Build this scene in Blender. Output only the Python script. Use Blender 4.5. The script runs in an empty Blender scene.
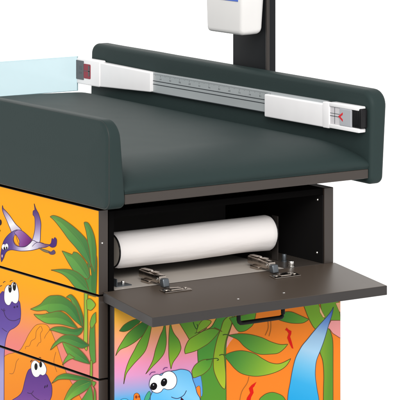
import bpy, bmesh, math, random
from mathutils import Vector, Matrix, noise
from mathutils.geometry import tessellate_polygon
random.seed(4)
PI = math.pi
SC = bpy.context.scene
COL = SC.collection

# ------------------------------------------------------------------ camera numbers
# level long-lens camera with a falling front (all verticals stay vertical)
FOC, DIST, HOR, CXP, EYE = 2785.0, 6.96, -240.0, 200.0, 1.965
ANG = math.atan2(1920, 2785)
FW = Vector((math.sin(ANG), math.cos(ANG), 0))
RT = Vector((math.cos(ANG), -math.sin(ANG), 0))
CAM = Vector((0, 0, 0)) - FW * DIST - RT * ((99 - CXP) / FOC * DIST)
CAM.z = EYE


def rectify(x, y, axis, val):
    """a point of the traced print artwork -> metres on its flat panel"""
    d = FW + RT * ((x - CXP) / FOC)
    d.z = -(y - HOR) / FOC
    t = (val - CAM[axis]) / d[axis]
    return CAM + d * t


# ------------------------------------------------------------------ materials
def lin(c):
    return tuple(((v / 255) / 12.92 if v / 255 <= .04045 else ((v / 255 + .055) / 1.055) ** 2.4) for v in c)


def mat(name, col, rough=.5, metal=0., spec=.5, bump=0., bscale=200., var=0., vscale=6., coat=0., stretch=None):
    m = bpy.data.materials.new(name)
    m.use_nodes = True
    nt = m.node_tree
    b = nt.nodes['Principled BSDF']
    b.inputs['Base Color'].default_value = (*col, 1)
    b.inputs['Roughness'].default_value = rough
    b.inputs['Metallic'].default_value = metal
    b.inputs['Specular IOR Level'].default_value = spec
    b.inputs['Coat Weight'].default_value = coat
    tc = nt.nodes.new('ShaderNodeTexCoord')
    src = tc.outputs['Object']
    if stretch:
        mp = nt.nodes.new('ShaderNodeMapping')
        mp.inputs['Scale'].default_value = stretch
        nt.links.new(src, mp.inputs['Vector'])
        src = mp.outputs['Vector']
    if bump:
        n = nt.nodes.new('ShaderNodeTexNoise')
        n.inputs['Scale'].default_value = bscale
        n.inputs['Detail'].default_value = 4
        nt.links.new(src, n.inputs['Vector'])
        bp = nt.nodes.new('ShaderNodeBump')
        bp.inputs['Strength'].default_value = bump
        bp.inputs['Distance'].default_value = .002
        nt.links.new(n.outputs['Fac'], bp.inputs['Height'])
        nt.links.new(bp.outputs['Normal'], b.inputs['Normal'])
    if var:
        n = nt.nodes.new('ShaderNodeTexNoise')
        n.inputs['Scale'].default_value = vscale
        n.inputs['Detail'].default_value = 5
        nt.links.new(src, n.inputs['Vector'])
        r = nt.nodes.new('ShaderNodeMapRange')
        r.inputs['From Min'].default_value = .3
        r.inputs['From Max'].default_value = .7
        r.inputs['To Min'].default_value = 1 - var
        r.inputs['To Max'].default_value = 1 + var
        nt.links.new(n.outputs['Fac'], r.inputs['Value'])
        mx = nt.nodes.new('ShaderNodeVectorMath')
        mx.operation = 'SCALE'
        mx.inputs[0].default_value = col
        nt.links.new(r.outputs['Result'], mx.inputs['Scale'])
        nt.links.new(mx.outputs['Vector'], b.inputs['Base Color'])
        r2 = nt.nodes.new('ShaderNodeMapRange')
        r2.inputs['From Min'].default_value = .3
        r2.inputs['From Max'].default_value = .7
        r2.inputs['To Min'].default_value = max(0, rough - .06)
        r2.inputs['To Max'].default_value = rough + .06
        nt.links.new(n.outputs['Fac'], r2.inputs['Value'])
        nt.links.new(r2.outputs['Result'], b.inputs['Roughness'])
    return m


M = {}
M['vinyl'] = mat('dark green vinyl', (.0205, .0335, .0328), .54, bump=.16, bscale=260, spec=.10)
M['vinyl_seam'] = mat('dark green piping', (.012, .020, .019), .5, spec=.35)
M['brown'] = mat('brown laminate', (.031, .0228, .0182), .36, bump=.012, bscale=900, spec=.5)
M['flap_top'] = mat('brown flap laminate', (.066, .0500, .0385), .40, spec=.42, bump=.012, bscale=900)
M['handle'] = mat('black handle', (.003, .003, .003), .5, spec=.14)
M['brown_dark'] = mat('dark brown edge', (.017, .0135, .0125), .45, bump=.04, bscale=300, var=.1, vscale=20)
M['black'] = mat('black carcass', (.0030, .0028, .0028), .9, spec=.02)
M['inner'] = mat('black inner lining', (.0065, .0060, .0060), .8, spec=.08)
M['black_plastic'] = mat('black plastic', (.006, .006, .007), .4, spec=.25, var=.1, vscale=40)
M['back'] = mat('dark inner back', (.060, .057, .056), .6, spec=.15)
M['shelf'] = mat('grey brown shelf', (.06, .050, .043), .30, var=.03, vscale=6, spec=.5)
M['sheet'] = mat('pale grey shelf liner', (.40, .365, .33), .5, var=.03, vscale=8)
M['post'] = mat('anthracite post', (.0095, .0105, .012), .5, bump=.03, bscale=500, spec=.14)
M['post_edge'] = mat('post edge highlight', (.036, .031, .028), .4, spec=.25)
M['white'] = mat('white plastic', (.84, .83, .84), .35, spec=.4, var=.012, vscale=20)
M['offwhite'] = mat('off white housing', (.66, .65, .64), .42, spec=.4, bump=.02, bscale=700, var=.012, vscale=20)
M['blue'] = mat('blue label', (.02, .10, .50), .3)
M['paper'] = mat('paper', (.78, .745, .735), .9, spec=.1, bump=.9, bscale=30, var=.02, vscale=9, stretch=(.3, 1, 1))
M['card'] = mat('grey card core', (.36, .32, .28), .8, spec=.2)
M['steel'] = mat('nickel steel', (.46, .40, .35), .25, metal=1, bump=.05, bscale=300, var=.12, vscale=60)
M['screw'] = mat('zinc screw', (.75, .73, .70), .25, metal=1)
M['bluesteel'] = mat('grey blue steel', (.12, .135, .15), .35, metal=.7)
M['alu'] = mat('satin aluminium scale', (.44, .47, .48), .42, metal=.35, bump=.03, bscale=300, var=.05, vscale=30, stretch=(1, .1, 1))
M['alu_dark'] = mat('dark scale groove', (.02, .025, .03), .5)
M['ink'] = mat('scale ink', (.09, .10, .11), .6)
M['red'] = mat('red plastic', (.27, .022, .04), .4)
M['redmark'] = mat('red mark', (.62, .02, .03), .5)
M['grey'] = mat('grey plastic', (.10, .105, .115), .4, var=.05, vscale=40)
M['clear_grey'] = mat('grey lens block', (.42, .43, .46), .25)
M['lens'] = mat('lens window', (.62, .60, .62), .15)
M['floor'] = mat('white studio paper', (.92, .92, .92), .9, spec=0)

g = bpy.data.materials.new('pale blue acrylic')
g.use_nodes = True
nt = g.node_tree
nt.nodes.clear()
out = nt.nodes.new('ShaderNodeOutputMaterial')
tr = nt.nodes.new('ShaderNodeBsdfTransparent')
tr.inputs['Color'].default_value = (.77, .87, .898, 1)
df = nt.nodes.new('ShaderNodeBsdfDiffuse')
df.inputs['Color'].default_value = (.62, .74, .78, 1)
gl = nt.nodes.new('ShaderNodeBsdfGlossy')
gl.inputs['Roughness'].default_value = .06
m1 = nt.nodes.new('ShaderNodeMixShader')
m1.inputs['Fac'].default_value = .30
m2 = nt.nodes.new('ShaderNodeMixShader')
fr = nt.nodes.new('ShaderNodeFresnel')
fr.inputs['IOR'].default_value = 1.35
nt.links.new(tr.outputs[0], m1.inputs[1])
nt.links.new(df.outputs[0], m1.inputs[2])
nt.links.new(fr.outputs[0], m2.inputs['Fac'])
nt.links.new(m1.outputs[0], m2.inputs[1])
nt.links.new(gl.outputs[0], m2.inputs[2])
nt.links.new(m2.outputs[0], out.inputs['Surface'])
M['acrylic'] = g
M['acrylic_edge'] = mat('acrylic edge', (.36, .56, .60), .2)

p = bpy.data.materials.new('printed laminate')
p.use_nodes = True
nt = p.node_tree
b = nt.nodes['Principled BSDF']
at = nt.nodes.new('ShaderNodeVertexColor')
at.layer_name = 'print'
nt.links.new(at.outputs['Color'], b.inputs['Base Color'])
b.inputs['Roughness'].default_value = .42
b.inputs['Specular IOR Level'].default_value = .07
M['print'] = p


# ------------------------------------------------------------------ object helpers
def obj(name, bm, m, parent=None, smooth=None):
    me = bpy.data.meshes.new(name)
    bmesh.ops.recalc_face_normals(bm, faces=bm.faces[:])
    bm.to_mesh(me)
    bm.free()
    for k in (m if isinstance(m, (list, tuple)) else [m]):
        me.materials.append(M[k])
    if smooth is not None:
        for f in me.polygons:
            f.use_smooth = True
        me.set_sharp_from_angle(angle=math.radians(smooth))
    o = bpy.data.objects.new(name, me)
    COL.objects.link(o)
    if parent is not None:
        o.parent = parent
        if parent.type == 'EMPTY':
            o.matrix_parent_inverse = Matrix.Translation(parent.location).inverted()
    return o


def thing(name, label, cat, loc, group=None):
    o = bpy.data.objects.new(name, None)
    o.empty_display_size = .1
    o.location = loc
    COL.objects.link(o)
    o['label'] = label
    o['category'] = cat
    if group:
        o['group'] = group
    return o


def box(bm, x0, x1, y0, y1, z0, z1, bev=0., seg=2, mi=0):
    before = set(bm.faces)
    r = bmesh.ops.create_cube(bm, size=1)
    vs = r['verts']
    for v in vs:
        v.co = Vector(((x0 + x1) / 2 + v.co.x * (x1 - x0), (y0 + y1) / 2 + v.co.y * (y1 - y0), (z0 + z1) / 2 + v.co.z * (z1 - z0)))
    if bev:
        es = list({e for v in vs for e in v.link_edges})
        bmesh.ops.bevel(bm, geom=es, offset=bev, segments=seg, affect='EDGES', profile=.5)
    new = [f for f in bm.faces if f not in before]
    for f in new:
        f.material_index = mi
    return new


def boxes(*a, bev=0., seg=2):
    bm = bmesh.new()
    for q in a:
        box(bm, *q, bev=bev, seg=seg)
    return bm


def cyl(bm, c, axis, r, length, n=24, r2=None, mi=0, bev=0.):
    """cylinder from c along axis"""
    before = set(bm.faces)
    ax = Vector(axis).normalized()
    q = Vector((0, 0, 1)).rotation_difference(ax).to_matrix().to_4x4()
    mt = Matrix.Translation(Vector(c) + ax * length / 2) @ q
    res = bmesh.ops.create_cone(bm, cap_ends=True, segments=n, radius1=r, radius2=r if r2 is None else r2, depth=length, matrix=mt)
    if bev:
        es = [e for e in {e for v in res['verts'] for e in v.link_edges} if len(e.link_faces) == 2 and any(len(f.verts) > 4 for f in e.link_faces)]
        bmesh.ops.bevel(bm, geom=es, offset=bev, segments=2, affect='EDGES', profile=.5)
    for f in bm.faces:
        if f not in before:
            f.material_index = mi


def tube(bm, pts, r, n=8, closed=False, mi=0):
    pts = [Vector(q) for q in pts]
    rings = []
    N = len(pts)
    for i, q in enumerate(pts):
        if closed:
            d = pts[(i + 1) % N] - pts[i - 1]
        else:
            d = pts[min(i + 1, N - 1)] - pts[max(i - 1, 0)]
        d.normalize()
        u = d.cross(Vector((.31, .2, .93)))
        if u.length < .1:
            u = d.cross(Vector((1, 0, 0)))
        u.normalize()
        w = d.cross(u)
        rings.append([bm.verts.new(q + u * (r * math.cos(2 * PI * k / n)) + w * (r * math.sin(2 * PI * k / n))) for k in range(n)])
    for i in range(N if closed else N - 1):
        a, b_ = rings[i], rings[(i + 1) % N]
        for k in range(n):
            f = bm.faces.new((a[k], a[(k + 1) % n], b_[(k + 1) % n], b_[k]))
            f.material_index = mi
    if not closed:
        bm.faces.new(rings[0][::-1]).material_index = mi
        bm.faces.new(rings[-1]).material_index = mi


def corner_outline(corners, inset, n=9, sub=14):
    """corners: [(y, z, r)] counter-clockwise convex -> outline points with rounded corners, inset from the edge"""
    pts = []
    N = len(corners)
    arcs = []
    for i in range(N):
        P = Vector(corners[i][:2])
        A = (Vector(corners[i - 1][:2]) - P).normalized()
        B = (Vector(corners[(i + 1) % N][:2]) - P).normalized()
        r = corners[i][2]
        half = A.angle(B) / 2
        c = P + (A + B).normalized() * (r / math.sin(half))
        n1 = Vector((A.y, -A.x)) * 1
        if n1.dot(P - c) < 0:
            n1 = -n1
        n2 = Vector((B.y, -B.x))
        if n2.dot(P - c) < 0:
            n2 = -n2
        a1 = math.atan2(n1.y, n1.x)
        a2 = math.atan2(n2.y, n2.x)
        while a2 < a1:
            a2 += 2 * PI
        arcs.append([c + Vector((math.cos(a1 + (a2 - a1) * k / n), math.sin(a1 + (a2 - a1) * k / n))) * (r - inset) for k in range(n + 1)])
    for i in range(N):
        pts += arcs[i]
        a = arcs[i][-1]
        b_ = arcs[(i + 1) % N][0]
        for k in range(1, sub):
            pts.append(a.lerp(b_, k / sub))
    return pts


def padded_board(corners, x0, x1, r, lean=0., zref=0., bulge=0., crown=0.):
    """upholstered board: outline in YZ, thickness along X with rolled edges and slightly pillowed faces"""
    bm = bmesh.new()
    ks = 7
    prof = []
    for k in range(ks + 1):
        a = PI / 2 * k / ks
        prof.append((x0 + r * (1 - math.sin(a)), r * (1 - math.cos(a))))
    prof = prof[::-1]
    prof = [(x0 + r * (1 - math.cos(PI / 2 * k / ks)), r * (1 - math.sin(PI / 2 * k / ks))) for k in range(ks + 1)]
    prof += [(x1 - r * (1 - math.cos(PI / 2 * k / ks)), r * (1 - math.sin(PI / 2 * k / ks))) for k in range(ks, -1, -1)]
    rings = []
    for x, d in prof:
        rings.append([bm.verts.new((x, q.x, q.y)) for q in corner_outline(corners, d)])
    for a, b_ in zip(rings, rings[1:]):
        n = len(a)
        for k in range(n):
            bm.faces.new((a[k], a[(k + 1) % n], b_[(k + 1) % n], b_[k]))
    # faces with inner rings so that they pillow
    for ring, sgn in ((rings[0], -1), (rings[-1], 1)):
        n = len(ring)
        cy = sum(v.co.y for v in ring) / n
        cz = sum(v.co.z for v in ring) / n
        ymin = min(v.co.y for v in ring); ymax = max(v.co.y for v in ring)
        prev = ring
        for s, h in ((.012, .25), (.03, .5), (.06, .8), (.085, 1.)):
            cur = []
            for v in ring:
                yy = min(max(v.co.y, ymin + s), ymax - s)
                zz = v.co.z + (s if v.co.z < cz else -s) * min(1, abs(v.co.z - cz) / .09)
                cur.append(bm.verts.new((v.co.x + sgn * bulge * h, yy, zz)))
            for k in range(n):
                try:
                    bm.faces.new((prev[k], prev[(k + 1) % n], cur[(k + 1) % n], cur[k]))
                except ValueError:
                    pass
            prev = cur
        bm.faces.new(prev)
    bmesh.ops.remove_doubles(bm, verts=bm.verts[:], dist=.0004)
    for v in bm.verts:
        if lean:
            v.co.x += lean * (v.co.z - zref) * ((.35 + .65 * (v.co.x - x0) / (x1 - x0)) if lean > 0 else max(0, (v.co.x - x0) / (x1 - x0)))
        v.co.z += noise.noise(v.co * 6 + Vector((3, 1, 7))) * .0008
    return bm


# ------------------------------------------------------------------ printed artwork
def spline(pts, n=5):
    """closed Catmull-Rom; a point given as (x, y, 1) is a sharp corner"""
    N = len(pts)
    o = []
    for i in range(N):
        p0, p1, p2, p3 = pts[i - 1], pts[i], pts[(i + 1) % N], pts[(i + 2) % N]
        a, b_ = Vector(p1[:2]), Vector(p2[:2])
        m1 = (b_ - Vector(p0[:2])) * .5 if len(p1) < 3 else (b_ - a) * .6
        m2 = (Vector(p3[:2]) - a) * .5 if len(p2) < 3 else (b_ - a) * .6
        L = (b_ - a).length
        for q in (m1, m2):
            if q.length > L * 1.3:
                q *= L * 1.3 / q.length
        for k in range(n):
            t = k / n
            o.append((2 * t ** 3 - 3 * t ** 2 + 1) * a + (t ** 3 - 2 * t ** 2 + t) * m1 + (-2 * t ** 3 + 3 * t ** 2) * b_ + (t ** 3 - t ** 2) * m2)
    return o


def open_spline(pts, n=5):
    P = [Vector(q[:2]) for q in pts]
    o = []
    for i in range(len(P) - 1):
        a, b_ = P[i], P[i + 1]
        m1 = (b_ - P[max(i - 1, 0)]) * .5
        m2 = (P[min(i + 2, len(P) - 1)] - a) * .5
        for k in range(n):
            t = k / n
            o.append((2 * t ** 3 - 3 * t ** 2 + 1) * a + (t ** 3 - 2 * t ** 2 + t) * m1 + (-2 * t ** 3 + 3 * t ** 2) * b_ + (t ** 3 - t ** 2) * m2)
    o.append(P[-1])
    return o


def clip(poly, f):
    """poly: list of (Vector uv, colour Vector); keep f(v) >= 0"""
    r = []
    for i in range(len(poly)):
        a, b_ = poly[i - 1], poly[i]
        fa, fb = f(a[0]), f(b_[0])
        if (fa >= 0) != (fb >= 0):
            t = fa / (fa - fb)
            r.append((a[0].lerp(b_[0], t), a[1].lerp(b_[1], t)))
        if fb >= 0:
            r.append(b_)
    return r


class Art:
    """vector artwork in traced print coordinates: filled shapes and line work, painter's order"""

    def __init__(self):
        self.layers = []

    def fill(self, pts, grad, line=None, w=.75, smooth=True, n=5):
        P = spline(pts, n) if smooth else [Vector(q[:2]) for q in pts]
        if isinstance(grad[0], (int, float)):
            grad = ((0, 0), (1, 0), [(0, grad), (1, grad)])
        g0, g1, stops = grad
        g0, g1 = Vector(g0), Vector(g1)
        d = g1 - g0
        L2 = d.length_squared
        T = lambda q: (q - g0).dot(d) / L2
        tris = tessellate_polygon([[Vector((q.x, q.y, 0)) for q in P]])
        polys = []
        st = [(s[0], Vector(s[1])) for s in stops]
        flat = all((s[1] - st[0][1]).length < .5 for s in st)
        bands = [(None, None)] if flat else [(None, st[0][0])] + [(a[0], b_[0]) for a, b_ in zip(st, st[1:])] + [(st[-1][0], None)]

        def colour(t):
            if t <= st[0][0]:
                return st[0][1]
            for a, b_ in zip(st, st[1:]):
                if t <= b_[0]:
                    return a[1].lerp(b_[1], (t - a[0]) / (b_[0] - a[0]))
            return st[-1][1]
        if not flat:
            # finer bands so that the blend is smooth in sRGB
            lo, hi = st[0][0], st[-1][0]
            cuts = sorted(set([s[0] for s in st] + [lo + (hi - lo) * k / 10 for k in range(11)]))
            bands = [(None, cuts[0])] + list(zip(cuts, cuts[1:])) + [(cuts[-1], None)]
        for tri in tris:
            base = [(P[i], Vector((0, 0, 0))) for i in tri]
            for lo, hi in bands:
                q = base
                if lo is not None:
                    q = clip(q, lambda v: T(v) - lo)
                if hi is not None and q:
                    q = clip(q, lambda v: hi - T(v))
                if len(q) > 2:
                    polys.append([(v, Vector(lin(colour(T(v))))) for v, _ in q])
        self.layers.append(polys)
        if line:
            self.stroke(P, line, w, closed=True, raw=True)

    def stroke(self, pts, col, w=.75, closed=False, raw=False, taper=False):
        P = pts if raw else open_spline(pts)
        c = Vector(lin(tuple(v + (150 - v) * .12 for v in col)))
        w *= .82
        N = len(P)
        L, R = [], []
        for i in range(N):
            if closed:
                d = P[(i + 1) % N] - P[i - 1]
            else:
                d = P[min(i + 1, N - 1)] - P[max(i - 1, 0)]
            if d.length < 1e-6:
                d = Vector((1, 0))
            d.normalize()
            nn = Vector((-d.y, d.x)) * (w / 2)
            if taper:
                nn *= max(.25, math.sin(PI * (i + .5) / N))
            L.append(P[i] + nn)
            R.append(P[i] - nn)
        polys = []
        for i in range(N if closed else N - 1):
            j = (i + 1) % N
            polys.append([(L[i], c), (L[j], c), (R[j], c), (R[i], c)])
        self.layers.append(polys)

    def ell(self, cx, cy, rx, ry, col, line=None, w=.7, rot=0., n=26):
        c, s = math.cos(rot), math.sin(rot)
        P = [(cx + rx * math.cos(2 * PI * k / n) * c - ry * math.sin(2 * PI * k / n) * s,
              cy + rx * math.cos(2 * PI * k / n) * s + ry * math.sin(2 * PI * k / n) * c) for k in range(n)]
        self.fill(P, col, line, w, smooth=False)

    def mesh(self, axis, val, rect, gain=1.):
        """cut to one panel: axis 0 = panel in plane X, 1 = panel in plane Y; rect = (h0, h1, z0, z1)"""
        bm = bmesh.new()
        cl = bm.loops.layers.float_color.new('print')
        hi = 1 if axis == 0 else 0
        h0, h1, z0, z1 = rect
        for li, polys in enumerate(self.layers):
            off = .0003 + li * .000012
            for poly in polys:
                q = []
                for v, c in poly:
                    P = rectify(v.x, v.y, axis, val)
                    q.append((Vector((P[hi], P.z)), c))
                for f in (lambda v: v.x - h0, lambda v: h1 - v.x, lambda v: v.y - z0, lambda v: z1 - v.y):
                    q = clip(q, f)
                    if len(q) < 3:
                        break
                if len(q) < 3:
                    continue
                vs = [bm.verts.new((val - off, a.x, a.y) if axis == 0 else (a.x, val - off, a.y)) for a, _ in q]
                try:
                    fc = bm.faces.new(vs)
                except ValueError:
                    continue
                for lp, (_, c) in zip(fc.loops, q):
                    lp[cl] = (c.x * gain, c.y * gain, c.z * gain, 1)
        # all faces look out of the panel
        for f in bm.faces:
            f.normal_update()
            if f.normal[axis] > 0:
                f.normal_flip()
        return bm


def print_obj(name, bm, parent):
    me = bpy.data.meshes.new(name)
    bm.to_mesh(me)
    bm.free()
    me.materials.append(M['print'])
    o = bpy.data.objects.new(name, me)
    COL.objects.link(o)
    o.parent = parent
    return o


OL = (112, 84, 22)          # leaf outline
G1, G2, G3, G4 = (62, 118, 58), (96, 146, 62), (125, 170, 55), (160, 188, 52)


def leaf(A, pts, c0, c1, g0=None, g1=None, rib=None, line=OL, w=.8, half=None, bend=1.):
    if A is S and half is None and len(pts) > 7:
        half = .88
    xs = [q[0] for q in pts]
    ys = [q[1] for q in pts]
    g0 = g0 or (min(xs), min(ys))
    g1 = g1 or (max(xs), max(ys))
    if A is S:
        c0 = tuple(min(255, v * 1.12) for v in c0)
        c1 = tuple(min(255, v * 1.12) for v in c1)
    A.fill(pts, (g0, g1, [(0, c0), (1, c1)]), None if half else line, w)
    if half:
        P = spline(pts)
        far = max(range(len(P)), key=lambda i: (P[i] - P[0]).length)
        sa, sb = P[:far + 1], (P[far:] + [P[0]])[::-1]

        def along(side, t):
            L = [0]
            for u, v in zip(side, side[1:]):
                L.append(L[-1] + (v - u).length)
            d = t * L[-1]
            for n, (u, v) in enumerate(zip(side, side[1:])):
                if d <= L[n + 1]:
                    return u.lerp(v, (d - L[n]) / max(1e-9, L[n + 1] - L[n]))
            return side[-1]
        mids = [(along(sa, t) + along(sb, t)) / 2 for t in (.9, .8, .7, .6, .5, .4, .3, .2, .1)]
        hp = [(q.x, q.y) for q in P[:far + 1]] + [(q.x, q.y) for q in mids]
        dk = lambda c: tuple(v * half for v in c)
        A.fill(hp, (g0, g1, [(0, dk(c0)), (1, dk(c1))]), None, smooth=False)
        A.stroke(P, line, w, closed=True, raw=True)
    if rib:
        A.stroke(rib, tuple(int(v * .8) for v in c0), .5)


# ---- long side: flying reptile, two purple dinosaurs, volcano, palm-like plant
S = Art()
YEL = (255, 172, 2)
S.fill([(-220, 40), (130, 100), (130, 640), (-220, 560)],
       ((52, 288), (35, 352), [(0, YEL), (.28, (253, 166, 28)), (.55, (248, 154, 82)), (.8, (242, 140, 116)), (1, (240, 134, 128))]), smooth=False)
# volcano
S.fill([(3.5, 540, 1), (4, 358), (8, 354.3), (13, 353, 1), (20, 350), (25, 342), (29, 334), (35, 326), (40, 324), (46, 324.5), (49.5, 328), (52.5, 334), (57.5, 347), (63, 364), (70, 380), (82, 400), (92, 425), (97, 540, 1)],
       ((30, 330), (45, 400), [(0, (252, 158, 28)), (1, (244, 138, 32))]), (168, 92, 26))
for q in ([(25.5, 349), (26.2, 346.5), (29.5, 345.8), (31.5, 341), (35.5, 338), (36.5, 331), (40.5, 326)], [(37, 346.5), (39, 343), (41, 341.5), (40.5, 334), (42.5, 330), (41, 326)],
          [(44.5, 338.5), (46, 335), (49.5, 330.5)], [(9.5, 373.5), (13, 373.5), (15, 369), (16.5, 362), (19, 358.5)], [(30.7, 362.5), (33, 360)], [(56, 352), (54, 362), (57, 372)]):
    S.stroke(q, (160, 82, 22), .6)
# first purple dinosaur
S.fill([(-10, 303), (-6, 298), (0, 294.2), (3.5, 291.5), (10, 298), (18.7, 300.6), (20.6, 307.5), (20.8, 316), (19.4, 323), (15, 327.5), (9.4, 331), (6.3, 338), (5, 346), (4.3, 358), (4, 540, 1), (-30, 540, 1), (-26, 330)],
       ((4, 292), (0, 372), [(0, (84, 54, 142)), (.45, (104, 80, 166)), (.7, (140, 128, 196)), (1, (172, 164, 214))]), (66, 34, 96))
S.fill([(4.2, 297), (5, 289), (8, 285), (10.5, 286.5), (13, 282.3), (16.5, 284), (18.8, 292), (18.6, 300), (16.5, 303.3), (14, 303), (12, 301.6), (10, 304.8), (7.4, 305), (5, 302)], (252, 252, 250), (70, 40, 96), .6)
S.ell(10.2, 288.7, 1.7, 4.0, (14, 10, 16)); S.ell(14.5, 286.5, 1.7, 4.3, (14, 10, 16))
S.ell(10.0, 287, .4, .7, (240, 240, 245)); S.ell(14.3, 284.6, .4, .7, (240, 240, 245))
for q in ([(-1, 287.5), (.6, 286), (2.2, 285.6)], [(3.2, 282.8), (4.6, 281.6), (5.6, 281.6)], [(10, 281.6), (11.4, 280.6), (12.8, 280.6)]):
    S.stroke(q, (40, 20, 40), .8)
S.stroke([(4.2, 308.5), (4, 311), (5.6, 316), (9.4, 319.8), (15, 320.6), (20.3, 318.3)], (52, 26, 84), .8)
S.stroke([(1.5, 308.8), (3.6, 311), (5.4, 310)], (52, 26, 84), .8)
S.ell(14.6, 307.2, .9, 1.1, (48, 22, 78)); S.ell(17.4, 306.5, .8, 1.1, (48, 22, 78))
S.stroke([(2, 328), (5, 330.5), (7.2, 331.5)], (66, 34, 96), .7)
# second purple dinosaur
S.fill([(8, 404), (12.5, 400), (18.7, 396), (22.5, 391), (25, 381), (27.5, 372.5), (30.6, 368.7), (38, 369), (46, 374), (49.4, 380), (51.9, 386), (52, 394), (50.6, 399), (47, 407), (46, 540, 1), (6, 540, 1)],
       ((36, 370), (32, 408), [(0, (92, 52, 136)), (.6, (112, 66, 150)), (1, (138, 88, 164))]), (66, 28, 84))
S.fill([(31.2, 368), (32, 362.8), (35, 360.3), (38, 361.8), (39.5, 363.2), (41, 361.6), (44, 363), (46.6, 368.6), (45.8, 373.5), (43, 375.4), (40.4, 374.6), (38.6, 376.6), (35.4, 377), (32.6, 374)], (252, 252, 250), (70, 40, 96), .6)
S.ell(36.2, 366.6, 1.6, 3.5, (14, 10, 16)); S.ell(40.9, 364.6, 1.4, 2.9, (14, 10, 16))
for q in ([(30.6, 362), (31.4, 360.6), (32.4, 360)], [(39, 357.6), (40.4, 357.4), (41.2, 358.4)]):
    S.stroke(q, (70, 30, 20), .8)
S.ell(45.1, 386.8, .6, 1.6, (44, 18, 64), rot=.3); S.ell(47.3, 386, .6, 1.6, (44, 18, 64), rot=.3)
S.stroke([(27.5, 392.6), (30, 393.4), (32.4, 392.8), (33.6, 390.6)], (56, 24, 76), .8)
S.stroke([(31, 393.2), (35.5, 397.6), (41, 400.5), (46, 400)], (56, 24, 76), .8)
# flying reptile
VI = (60, 34, 86)
S.fill([(2.7, 205.3, 1), (3.4, 208.2), (4.9, 209.8), (9.5, 215), (15.6, 223.7), (21.5, 230.3), (13, 233), (10, 227.6), (7, 220.6), (3.4, 212.6), (2.5, 209)],
       ((3, 207), (17, 232), [(0, (70, 36, 60)), (.14, (150, 128, 168)), (.4, (206, 194, 214)), (.68, (252, 250, 252)), (1, (196, 180, 208))]), VI, .7)
S.fill([(34.4, 203.6, 1), (35.6, 207.5), (37, 210.5), (38.9, 214), (41, 222.5), (40.8, 231), (40, 242), (36, 246), (30, 246), (33, 238.7), (35, 230), (35.2, 220), (34.6, 216.5), (33.2, 214.6), (33.5, 210.8), (35, 210)],
       ((35, 204), (37, 244), [(0, (66, 36, 70)), (.18, (84, 56, 120)), (.5, (136, 112, 172)), (.8, (196, 188, 218)), (1, (238, 234, 244))]), VI, .7)
S.fill([(2.4, 246.4), (4, 241), (7.2, 236.2), (12, 232), (17.5, 229.8), (20.8, 232.4), (17, 234), (13.6, 238), (14.4, 243), (18, 246.3), (25, 246.8), (30, 243.4), (33, 240.3), (37, 242), (40.5, 242.6), (44, 243.8), (51, 244.8, 1), (46, 247.2), (42, 247.6), (38.7, 248.6), (31, 250.4), (21, 251), (12.5, 249.8), (8, 250.7), (5.4, 253.6), (3.8, 258), (1.6, 262, 1), (1, 255.5), (1.6, 250)],
       ((3, 248), (46, 247), [(0, (70, 44, 128)), (.22, (100, 76, 152)), (.42, (206, 196, 222)), (.62, (248, 246, 250)), (.8, (196, 186, 214)), (1, (120, 84, 120))]), VI, .75)
S.fill([(14.5, 232.6), (18, 230), (21.5, 230.4), (26, 233.6), (32, 239.3, 1), (29.4, 243.8), (24.6, 246.4), (19.5, 246.2), (19.8, 241), (17, 235.6)],
       ((16, 236), (31, 242), [(0, (164, 128, 186)), (.5, (138, 72, 150)), (1, (112, 26, 112))]), VI, .6)
S.fill([(15.2, 234.8), (16.4, 236.6), (17.6, 240.6), (19.5, 245.8), (16.6, 244.4), (14.6, 241.8), (14, 238.4)], YEL, (150, 70, 40), .5)
S.stroke([(32.6, 246.4), (35.4, 243.4), (39, 242.2), (44, 243.4)], VI, .6)
S.ell(4.0, 246.9, 2.0, 2.9, (252, 252, 252), VI, .4); S.ell(6.9, 246.5, 1.8, 3.1, (252, 252, 252), VI, .4)
S.ell(4.6, 248.4, .8, 1.5, (12, 8, 14)); S.ell(7.0, 248, .8, 1.5, (12, 8, 14))
S.ell(2.4, 256, .6, 1.5, (226, 190, 200))
S.fill([(39, 247.8), (45, 249.6), (50, 251.6), (49.6, 253), (44, 251.4)], (130, 118, 84), (80, 60, 60), .5)
S.fill([(49, 251.6), (51.5, 251.8), (54, 250), (55.6, 252.8), (53.6, 254.4), (50.4, 254)], (92, 74, 112), VI, .5)
S.fill([(49.6, 245.4), (51.4, 242.8), (52.3, 238.4), (53.8, 239.4), (55, 237.4), (57, 240), (56.2, 245.8), (52.6, 247.4)], (72, 38, 120), VI, .5)
S.ell(.3, 222.4, 1.7, 3.0, (44, 14, 36)); S.ell(.2, 230.6, .6, .9, (90, 50, 20))
# plant, top drawer
leaf(S, [(88, 258, 1), (94, 252), (97.2, 258), (97, 280), (96, 297, 1), (86, 294, 1), (86, 280), (87.5, 270)], (54, 112, 56), (70, 126, 56))
leaf(S, [(84.4, 222.9), (86, 222), (88.7, 223.2), (92, 228.7), (94.6, 236), (96, 243.7), (96.6, 252), (96, 262), (95, 272, 1), (92, 265), (89, 257), (88, 248), (87.8, 240), (86.6, 232)], (86, 142, 66), (66, 122, 60), rib=[(86, 224), (90.5, 240), (94, 268)])
leaf(S, [(50.4, 216.6, 1), (53.7, 215.4), (60, 217.3), (67.5, 221.8), (75, 227.5), (82.5, 234.6), (87.5, 241), (90, 252), (91.5, 267, 1), (85, 258.7), (80, 252.4), (75, 246.2), (68.7, 239), (62.5, 230.4), (55, 220.9)], (98, 152, 66), (58, 116, 60), (54, 217), (90, 262), rib=[(52, 217), (68, 227), (82, 243), (91, 265)])
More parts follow.
